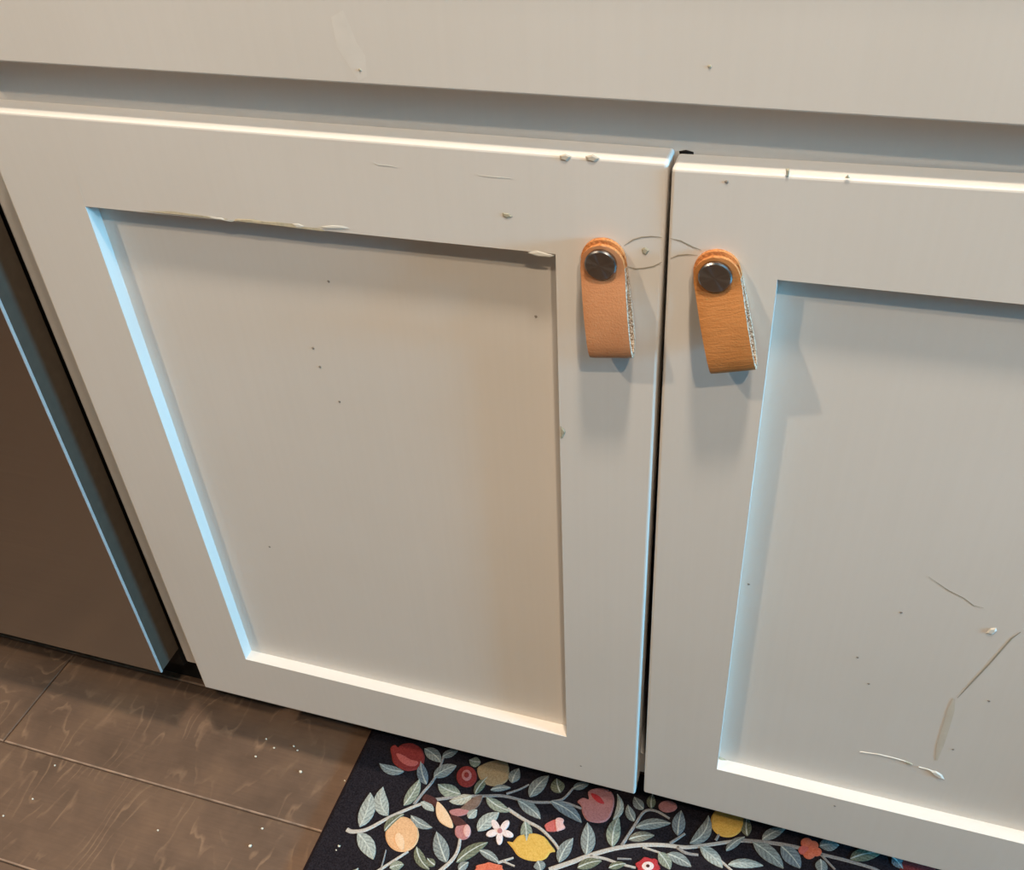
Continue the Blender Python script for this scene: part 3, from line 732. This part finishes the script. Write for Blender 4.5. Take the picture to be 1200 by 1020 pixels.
def strap_mesh():
    """folded leather loop in local axes: x across, y down the strap, z out from the door"""
    ctrl = [(-0.0128, 0.0015), (0.0, 0.0015), (0.015, 0.0017), (0.030, 0.0024), (0.043, 0.0038), (0.0515, 0.0062), (0.0563, 0.0095),
            (0.0576, 0.0127), (0.0562, 0.0153), (0.0520, 0.0163), (0.0450, 0.0160), (0.030, 0.0134), (0.017, 0.0096), (0.008, 0.0064), (0.0, 0.0050), (-0.0108, 0.0047)]
    pts = []
    for i in range(len(ctrl) - 1):
        p0 = ctrl[max(i - 1, 0)]
        p1, p2 = ctrl[i], ctrl[i + 1]
        p3 = ctrl[min(i + 2, len(ctrl) - 1)]
        for k in range(6):
            t = k / 6
            q = []
            for a in range(2):
                q.append(0.5 * (2 * p1[a] + (p2[a] - p0[a]) * t + (2 * p0[a] - 5 * p1[a] + 4 * p2[a] - p3[a]) * t * t + (3 * p1[a] - p0[a] - 3 * p2[a] + p3[a]) * t ** 3))
            pts.append(tuple(q))
    pts.append(ctrl[-1])
    # extra samples at the round ends
    def densify(a, b):
        return [(a[0] + (b[0] - a[0]) * k, a[1] + (b[1] - a[1]) * k) for k in (0.0, 0.04, 0.12, 0.25, 0.45, 0.7)]
    pts = densify(pts[0], pts[1]) + pts[1:-1][:]
    last = ctrl[-1]
    prev = pts[-1]
    pts += [(prev[0] + (last[0] - prev[0]) * k, prev[1] + (last[1] - prev[1]) * k) for k in (0.3, 0.55, 0.75, 0.88, 0.96, 1.0)]
    R1, R2, T = 0.0130, 0.0127, 0.0029
    n = len(pts)
    verts, faces, mid = [], [], []
    NA = 9
    for i, (w, z) in enumerate(pts):
        a = pts[max(i - 1, 0)]
        b = pts[min(i + 1, n - 1)]
        tx, tz = b[0] - a[0], b[1] - a[1]
        L = math.hypot(tx, tz)
        nx, nz = tz / L, -tx / L          # outward side of the loop
        hw = 0.0130
        if i < n // 2 and w < 0:
            hw = math.sqrt(max(R1 * R1 - min(R1, -w) ** 2, 1e-8))
            hw = max(hw, 0.0014)
        if i >= n // 2 and w < 0.002:
            d = min(1.0, (0.002 - w) / 0.0128)
            hw = max(R2 * math.sqrt(max(1 - d * d, 0)), 0.0014)
        row = []
        for side in (1, -1):
            for k in range(NA):
                s = -1 + 2 * k / (NA - 1)
                s = s if side == 1 else -s
                edge = 0.86 if abs(s) > 0.999 else 1.0
                h = side * T / 2 * edge
                verts.append((s * hw, w + nx * h, z + nz * h))
                row.append(len(verts) - 1)
        # row holds 2*NA vertices going round the section
    m = 2 * NA
    for i in range(n - 1):
        for k in range(m):
            k2 = (k + 1) % m
            faces.append((i * m + k, i * m + k2, (i + 1) * m + k2, (i + 1) * m + k))
            wmid = 0.5 * (pts[i][0] + pts[i + 1][0])
            if k < NA - 1:
                mid.append(0)
            elif k == NA - 1 or k == m - 1:
                mid.append(2 if wmid < 0.004 else 1)
            else:
                mid.append(2 if wmid < 0.004 else 1)
    faces.append(tuple(range(m - 1, -1, -1)))
    mid.append(2)
    faces.append(tuple((n - 1) * m + k for k in range(m)))
    mid.append(2)
    me = mesh_of('leather_strap', verts, faces, [M_LEATHER, M_EDGE, M_BURNISH], True, mid)
    bm = bmesh.new()
    bm.from_mesh(me)
    bmesh.ops.recalc_face_normals(bm, faces=bm.faces[:])
    bm.to_mesh(me)
    bm.free()
    me.set_sharp_from_angle(angle=math.radians(50))
    return me


def lathe(name, prof, mat, seg=48):
    verts, faces = [], []
    for r, z in prof:
        for k in range(seg):
            a = 2 * math.pi * k / seg
            verts.append((r * math.cos(a), r * math.sin(a), z))
    for i in range(len(prof) - 1):
        for k in range(seg):
            k2 = (k + 1) % seg
            faces.append((i * seg + k, i * seg + k2, (i + 1) * seg + k2, (i + 1) * seg + k))
    faces.append(tuple((len(prof) - 1) * seg + k for k in range(seg)))
    faces.append(tuple(range(seg - 1, -1, -1)))
    me = mesh_of(name, verts, faces, mat, True)
    me.set_sharp_from_angle(angle=math.radians(28))
    return me


STRAP = strap_mesh()
STRAP_2 = STRAP.copy()
STRAP_2.materials[0] = M_LEATHER_2
BUTTON = lathe('button_cap', [(0.0050, 0.0055), (0.0050, 0.0068), (0.0090, 0.0068), (0.0093, 0.0071), (0.0093, 0.0092), (0.0085, 0.0100), (0.0040, 0.0101), (0.0006, 0.0101)], M_BUTTON)
CREASE = None


DOOR_FACE = {}


def face_y(parent, x, z):
    """how far the (slightly warped) face of a door stands off the plane y = 0 at x, z"""
    if parent.name not in DOOR_FACE:
        return 0.0
    tl, tr, br, bl = DOOR_FACE[parent.name]['o']
    u = min(1.0, max(0.0, (x - bl[0]) / (br[0] - bl[0])))
    v = min(1.0, max(0.0, (z - bl[2]) / (tl[2] - bl[2])))
    return (bl[1] * (1 - u) + br[1] * u) * (1 - v) + (tl[1] * (1 - u) + tr[1] * u) * v


def sliver(name, pts, width, mat, parent, y, lift=0.00008):
    """a hair crack, scratch or drip: a thin ribbon that lies on the painted face"""
    verts, faces = [], []
    n = len(pts)
    for i, (x, z) in enumerate(pts):
        a, b = pts[max(i - 1, 0)], pts[min(i + 1, n - 1)]
        dx, dz = b[0] - a[0], b[1] - a[1]
        L = math.hypot(dx, dz) or 1
        nx, nz = -dz / L, dx / L
        w = width * (0.35 if i in (0, n - 1) else 1.0) * 0.5
        fy = y + face_y(parent, x, z) - 0.00012
        verts += [(x + nx * w, fy - 0.00004, z + nz * w), (x, fy - lift, z), (x - nx * w, fy - 0.00004, z - nz * w)]
    for i in range(n - 1):
        for k in range(2):
            faces.append((i * 3 + k, i * 3 + k + 1, (i + 1) * 3 + k + 1, (i + 1) * 3 + k))
    me = mesh_of(name, verts, faces, mat)
    return put(obj(name, me), parent, parent_origin[parent.name])


def patch(name, pts, mat, parent, y, lift=0.00035):
    """a chip or fleck: a low faceted scab with a raised middle"""
    n = len(pts)
    cx = sum(p[0] for p in pts) / n
    cz = sum(p[1] for p in pts) / n
    y = y + face_y(parent, cx, cz) - 0.0001
    verts = [(x, y - 0.00003, z) for x, z in pts] + [(cx + (x - cx) * 0.6, y - lift, cz + (z - cz) * 0.6) for x, z in pts]
    faces = [(i, (i + 1) % n, n + (i + 1) % n, n + i) for i in range(n)] + [tuple(n + i for i in range(n))]
    me = mesh_of(name, verts, faces, mat)
    bm = bmesh.new()
    bm.from_mesh(me)
    bmesh.ops.triangulate(bm, faces=bm.faces[:])
    bmesh.ops.recalc_face_normals(bm, faces=bm.faces[:])
    bm.to_mesh(me)
    bm.free()
    return put(obj(name, me), parent, parent_origin[parent.name])


def speck(p, r, mat, parent, y):
    pts = [(p[0] + r * math.cos(a) * (1 + 0.3 * math.sin(3 * a)), p[1] + r * math.sin(a)) for a in [k * math.pi / 3.5 for k in range(7)]]
    return patch('speck', pts, mat, parent, y, 0.0003)


parent_origin = {}


def make_door(D, tilt, button_at, depth, strap):
    d = obj('door', door_mesh(D))
    DOOR_FACE[d.name] = D
    button_at = (button_at[0], button_at[1] + face_y(d, button_at[0], button_at[2]), button_at[2])
    parent_origin[d.name] = (0, 0, 0)
    put(d, cab, cab_off)
    obj('panel', panel_mesh(D, depth), d)
    c, s = math.cos(tilt), math.sin(tilt)
    # local x across, y down, z out of the door (towards -y)
    rot = Matrix(((c, s, 0), (0, 0, -1), (s, -c, 0)))
    st = obj('leather_strap', strap, d)
    st.matrix_local = Matrix.Translation(button_at) @ rot.to_4x4()
    st['label'] = 'folded tan leather pull with a pale raw edge'
    bt = obj('button_cap', BUTTON, d)
    bt.matrix_local = Matrix.Translation(button_at) @ rot.to_4x4()
    bt['label'] = 'round dark spun-steel cap of the strap screw'
    return d


ZO = 0.115
dl = make_door(LDOOR, math.radians(8.2), (-0.0322, -0.0002, 0.5400 + ZO), 0.0112, STRAP)
dr = make_door(RDOOR, math.radians(15.5), (0.0322, 0.0003, 0.5400 + ZO), 0.0112, STRAP_2)

MK = MARKS
PY = 0.0112
bare = patch('chipped_lip', MK['lip'], M_BARE, dl, -0.0001, 0.0003)
bare['label'] = 'bare tan strip where the paint flaked off the rail lip'
for q in MK['flakes'] + [MK['corner_flake']]:
    patch('paint_flake', q, M_FLAKE, dl, -0.0002, 0.00025)
patch('dent', MK['dentL'], M_DENT, dl, 0.0)
patch('dent', MK['dent2'], M_DENT, dl, 0.0)
patch('paint_chip', MK['chip_edge'], M_DENT, dl, 0.0)
for q in MK['edge_chips']:
    patch('paint_chip', q, M_DRIP, dl, -0.0001, 0.0004)
for q in MK['edge_chipsR']:
    patch('paint_chip', q, M_DENT, dr, -0.0001, 0.0006)
for q in MK['crackL']:
    sliver('hairline_crack', q, 0.0007, M_CRACK, dl, 0.0)
for q in MK['crackR']:
    sliver('hairline_crack', q, 0.0007, M_CRACK, dr, 0.0)
for q in MK['seam']:
    sliver('joint_line', q, 0.0006, M_FLAKE, dl, 0.0)
for q in MK['scratchL']:
    sliver('scratch', q, 0.0007, M_FLAKE, dl, 0.0)
for p in MK['specksL']:
    speck(p, 0.0010, M_SPECK, dl, PY)
for p in MK['specksR']:
    speck(p, 0.0010, M_SPECK, dr, PY)
for p, o_ in zip(MK['specksRail'], (dr, dl, dr)):
    speck(p, 0.0010, M_SPECK, o_, 0.0)
sliver('scratch', MK['scratchR'][0], 0.0006, M_CRACK, dr, PY)
sliver('scratch', MK['drip_line'], 0.0011, M_CRACK, dr, PY)
drip = sliver('brown_drip', MK['drip'], 0.0050, M_DRIP, dr, PY)
patch('paint_dab', MK['dab'], M_FLAKE, dr, PY, 0.0007)
for q in MK['gouge']:
    sliver('gouge', q, 0.0013, M_FLAKE, dr, PY, 0.0005)
patch('gouge_end', MK['gouge_end'], M_FLAKE, dr, PY, 0.0008)
patch('gouge_chip', MK['gouge_dot'], M_DENT, dr, PY, 0.0006)
for q, o_ in zip(MK['dark_corner'], (dl, dr, dl)):
    patch('dark_corner', q, M_DENT, o_, PY, 0.0012)  # brown patches at the lower panel corners
parent_origin[dfr.name] = (0, 0, 0)
parent_origin[cab.name] = cab_off
patch('gap_shade_patch', MK['gap_shade'], M_TUB, cab, 0.0199, 0.0004)  # dark patch painting the shade between door top and frame
sm = patch('smear', MK['smear'], M_SMEAR, dfr, -0.0019, 0.00004)
for p in MK['specksD']:
    speck(p, 0.0009, M_DENT, dfr, -0.0020)

# ------------------------------------------------------------------ dishwasher
dw = empty('dishwasher', (-0.79, 0.30, 0.0), 'stainless steel dishwasher with a flat front left of the cream cabinet', 'dishwasher')
DWO = Vector((-0.79, 0.30, 0.0))
DX0, DX1 = -1.087, -0.4890
bm = bmesh.new()
vs, fs = box_bm(bm, DX0, DX1, -0.0105, -0.0080, 0.1365, 0.868)
fe = [e for e in bm.edges if all(abs(v.co.y + 0.0105) < 1e-6 for v in e.verts)]
bmesh.ops.bevel(bm, geom=fe, offset=0.0009, segments=2, affect='EDGES', profile=0.5)
me = bpy.data.meshes.new('steel_front')
bm.to_mesh(me)
bm.free()
me.materials.append(M_STEEL)
me.materials.append(M_STEEL_EDGE)
for p in me.polygons:
    if p.normal.x > 0.3:
        p.material_index = 1
put(obj('steel_front', me), dw, DWO)
put(boxes('door_shell', [(DX0, DX1 - 0.0002, -0.0080, 0.0225, 0.1365, 0.868)], M_STEEL_DARK, 0.0008, 1), dw, DWO)
put(boxes('tub', [(DX0 + 0.006, DX1 - 0.012, 0.030, 0.63, 0.095, 0.865)], M_TUB), dw, DWO)
put(boxes('kick_plate', [(DX0 + 0.002, DX1 - 0.012, 0.075, 0.095, 0.004, 0.125)], M_TUB), dw, DWO)
put(boxes('foot', [(DX1 - 0.05, DX1 - 0.02, 0.30, 0.33, 0.0, 0.095)], M_TUB), dw, DWO)
put(boxes('foot', [(DX0 + 0.02, DX0 + 0.05, 0.30, 0.33, 0.0, 0.095)], M_TUB), dw, DWO)

# ------------------------------------------------------------------ countertop over both, unseen and added to shape the lamp light
ct = boxes('added_countertop', [(-1.6, 1.3, -0.022, 0.655, CT + 0.0185, CT + 0.0485)], M_ADDED_COUNTER, 0.003, 2)
ct['label'] = 'unseen pale countertop slab added over the sink cabinet and the dishwasher'
ct['category'] = 'added_countertop'

# ------------------------------------------------------------------ rug
RT = 0.0080
RX0, RX1, RY0, RY1 = -0.3080, 0.4530, -0.4600, 0.0900
RC = Vector(((RX0 + RX1) / 2, (RY0 + RY1) / 2, 0.0))
rug = empty('floor_rug', RC, 'black hooked rug with fruit, flowers and grey-green leaves on the plank floor', 'rug')
bm = bmesh.new()
vs, fs = box_bm(bm, RX0 - RC.x, RX1 - RC.x, RY0 - RC.y, RY1 - RC.y, 0.0005, RT)
te = [e for e in bm.edges if all(abs(v.co.z - RT) < 1e-6 for v in e.verts)] + [e for e in bm.edges if abs(e.verts[0].co.z - e.verts[1].co.z) > 0.001]
bmesh.ops.bevel(bm, geom=te, offset=0.0045, segments=4, affect='EDGES', profile=0.5)
me = bpy.data.meshes.new('rug_ground')
bm.to_mesh(me)
bm.free()
me.materials.append(M_RUG)
obj('rug_ground', me, rug)
put(boxes('binding', [(RX0 - 0.0012, RX0 + 0.004, RY0, RY1, 0.0003, 0.0045)], M_RUG_EDGE, 0.001, 2), rug, RC)


def pile_leaf(bx, by, tx, ty, width, tone, bend):
    """raised tufted leaf with a midrib; coordinates in mm on the rug plane"""
    B, T = Vector((bx, by)) / 1000, Vector((tx, ty)) / 1000
    w = width / 1000
    ax = T - B
    L = ax.length
    ax.normalize()
    nrm = Vector((-ax.y, ax.x))
    ctrl = (B + T) / 2 + nrm * bend * L
    verts, faces, mid, uvs = [], [], [], []
    N = 10
    for i in range(N + 1):
        t = i / N
        p = B * (1 - t) ** 2 + ctrl * 2 * t * (1 - t) + T * t * t
        d = (ctrl - B) * (1 - t) + (T - ctrl) * t
        d.normalize()
        nn = Vector((-d.y, d.x))
        prof = (math.sin(math.pi * min(1, t ** 0.88)) ** 0.78) if 0 < t < 1 else 0.03
        hw = max(0.00025, w / 2 * prof)
        rib = min(hw * 0.5, 0.0007 * (1.15 - 0.7 * t))
        for s, z in ((-1, 0.0002), (-0.97, 0.0010)):
            q = p + nn * hw * s
            verts.append((q.x, q.y, RT + z))
            uvs.append((t, s))
        for s in (-1, 1):
            q = p + nn * rib * s
            verts.append((q.x, q.y, RT + 0.0015))
            uvs.append((t, s * 0.1))
        for s, z in ((0.97, 0.0010), (1, 0.0002)):
            q = p + nn * hw * s
            verts.append((q.x, q.y, RT + z))
            uvs.append((t, s))
    for i in range(N):
        for k in range(5):
            faces.append((i * 6 + k, (i + 1) * 6 + k, (i + 1) * 6 + k + 1, i * 6 + k + 1))
            mid.append(1 if k == 2 else 0)
    me = mesh_of('leaf', verts, [f[::-1] for f in faces], [LEAF[tone], M_RIB], False, mid)
    uvl = me.uv_layers.new(name='UVMap')
    for lp in me.loops:
        uvl.data[lp.index].uv = uvs[lp.vertex_index]
    put(obj('leaf', me), rug, RC)


def pile_branch(pts, width, col):
    P = [Vector(p) / 1000 for p in pts]
    Q = []
    for i in range(len(P) - 1):
        p0, p1, p2, p3 = P[max(i - 1, 0)], P[i], P[i + 1], P[min(i + 2, len(P) - 1)]
        for k in range(5):
            t = k / 5
            Q.append(0.5 * (2 * p1 + (p2 - p0) * t + (2 * p0 - 5 * p1 + 4 * p2 - p3) * t * t + (3 * p1 - p0 - 3 * p2 + p3) * t ** 3))
    Q.append(P[-1])
    verts, faces = [], []
    n = len(Q)
    w0 = width / 2000
    for i, q in enumerate(Q):
        d = Q[min(i + 1, n - 1)] - Q[max(i - 1, 0)]
        d.normalize()
        nn = Vector((-d.y, d.x))
        w = w0 * (1.1 - 0.35 * i / n)
        for s, z in ((-1, 0.0002), (-0.6, 0.0011), (0.6, 0.0011), (1, 0.0002)):
            v = q + nn * w * s
            verts.append((v.x, v.y, RT + z))
    for i in range(n - 1):
        for k in range(3):
            faces.append((i * 4 + k, i * 4 + k + 1, (i + 1) * 4 + k + 1, (i + 1) * 4 + k))
    put(obj('branch', mesh_of('branch', verts, faces, RUGC[col])), rug, RC)


def pile_blob(name, col, pts, level):
    R_ = [Vector(p) / 1000 for p in pts]
    n = len(R_)
    P = []
    for i in range(n):              # round the outline
        p0, p1, p2, p3 = R_[i - 1], R_[i], R_[(i + 1) % n], R_[(i + 2) % n]
        for t in (0.0, 0.33, 0.67):
            P.append(0.5 * (2 * p1 + (p2 - p0) * t + (2 * p0 - 5 * p1 + 4 * p2 - p3) * t * t + (3 * p1 - p0 - 3 * p2 + p3) * t ** 3))
    n = len(P)
    c = sum(P, Vector((0, 0))) / n
    z0 = RT + 0.0003 + level * 0.0007
    verts = [(p.x, p.y, z0) for p in P] + [(c.x + (p.x - c.x) * 0.93, c.y + (p.y - c.y) * 0.93, z0 + 0.0010) for p in P]
    verts.append((c.x, c.y, z0 + 0.0014))
    faces = []
    for i in range(n):
        j = (i + 1) % n
        faces += [(i, j, n + j, n + i), (n + i, n + j, 2 * n)]
    me = mesh_of(name, verts, faces, RUGC[col])
    bm = bmesh.new()
    bm.from_mesh(me)
    bmesh.ops.recalc_face_normals(bm, faces=bm.faces[:])
    bm.to_mesh(me)
    bm.free()
    put(obj(name, me), rug, RC)


for row in BRANCHES:
    pile_branch(*row)
for row in BLOBS:
    pile_blob(*row)
for row in LEAVES:
    pile_leaf(*row)
# the rest of the rug, in front of what the photograph frames
rr = random.Random(5)
for gx in range(7):
    for gy in range(3):
        x, y = -262 + gx * 108 + rr.uniform(-14, 14), -205 - gy * 92 + rr.uniform(-12, 12)
        a = rr.uniform(0.2, 1.0)
        dx, dy = math.cos(a) * 36, math.sin(a) * 36
        pile_branch([(x - dx, y - dy), (x - dx * 0.3, y - dy * 0.3 + 6), (x + dx * 0.4, y + dy * 0.4 + 4), (x + dx, y + dy)], 4.2, 'twig_pale')
        for k, (t, sgn) in enumerate(((-0.6, 1), (-0.2, -1), (0.3, 1), (0.7, -1))):
            px, py = x + dx * t, y + dy * t
            b = a + sgn * rr.uniform(0.9, 1.3)
            L = rr.uniform(22, 30)
            pile_leaf(px, py + 4, px + math.cos(b) * L, py + 4 + math.sin(b) * L, rr.uniform(11, 15), rr.choice(['pale', 'green', 'grey', 'slate', 'olive']), rr.uniform(-0.15, 0.15))

# ------------------------------------------------------------------ crumbs
def crumb(x, y, z, r, label, k, group=None):
    bm = bmesh.new()
    bmesh.ops.create_icosphere(bm, subdivisions=1, radius=1.0)
    q = random.Random(k)
    for v in bm.verts:
        v.co = Vector((v.co.x * 1.15, v.co.y * 0.9, v.co.z * 0.75)) * q.uniform(0.75, 1.15) * r
    zmin = min(v.co.z for v in bm.verts)
    for v in bm.verts:
        v.co.z -= zmin
    me = bpy.data.meshes.new('crumb')
    bm.to_mesh(me)
    bm.free()
    me.materials.append(M_CRUMB)
    o = obj('crumb', me, None, (x, y, z))
    o['label'] = label
    o['category'] = 'crumb'
    if group:
        o['group'] = group
    return o


for k, (x, y, r) in enumerate(CRUMBS):
    crumb(x, y, 0.0, r / 1000, 'tiny pale crumb lying on the dark floorboards', k, 'crumbs on the floorboards')
for k, (x, y, r) in enumerate(RUG_CRUMBS):
    crumb(x, y, RT, r / 1000, ('tiny white crumb on the black border of the rug', 'tiniest white crumb on the black border of the rug')[k], 50 + k)
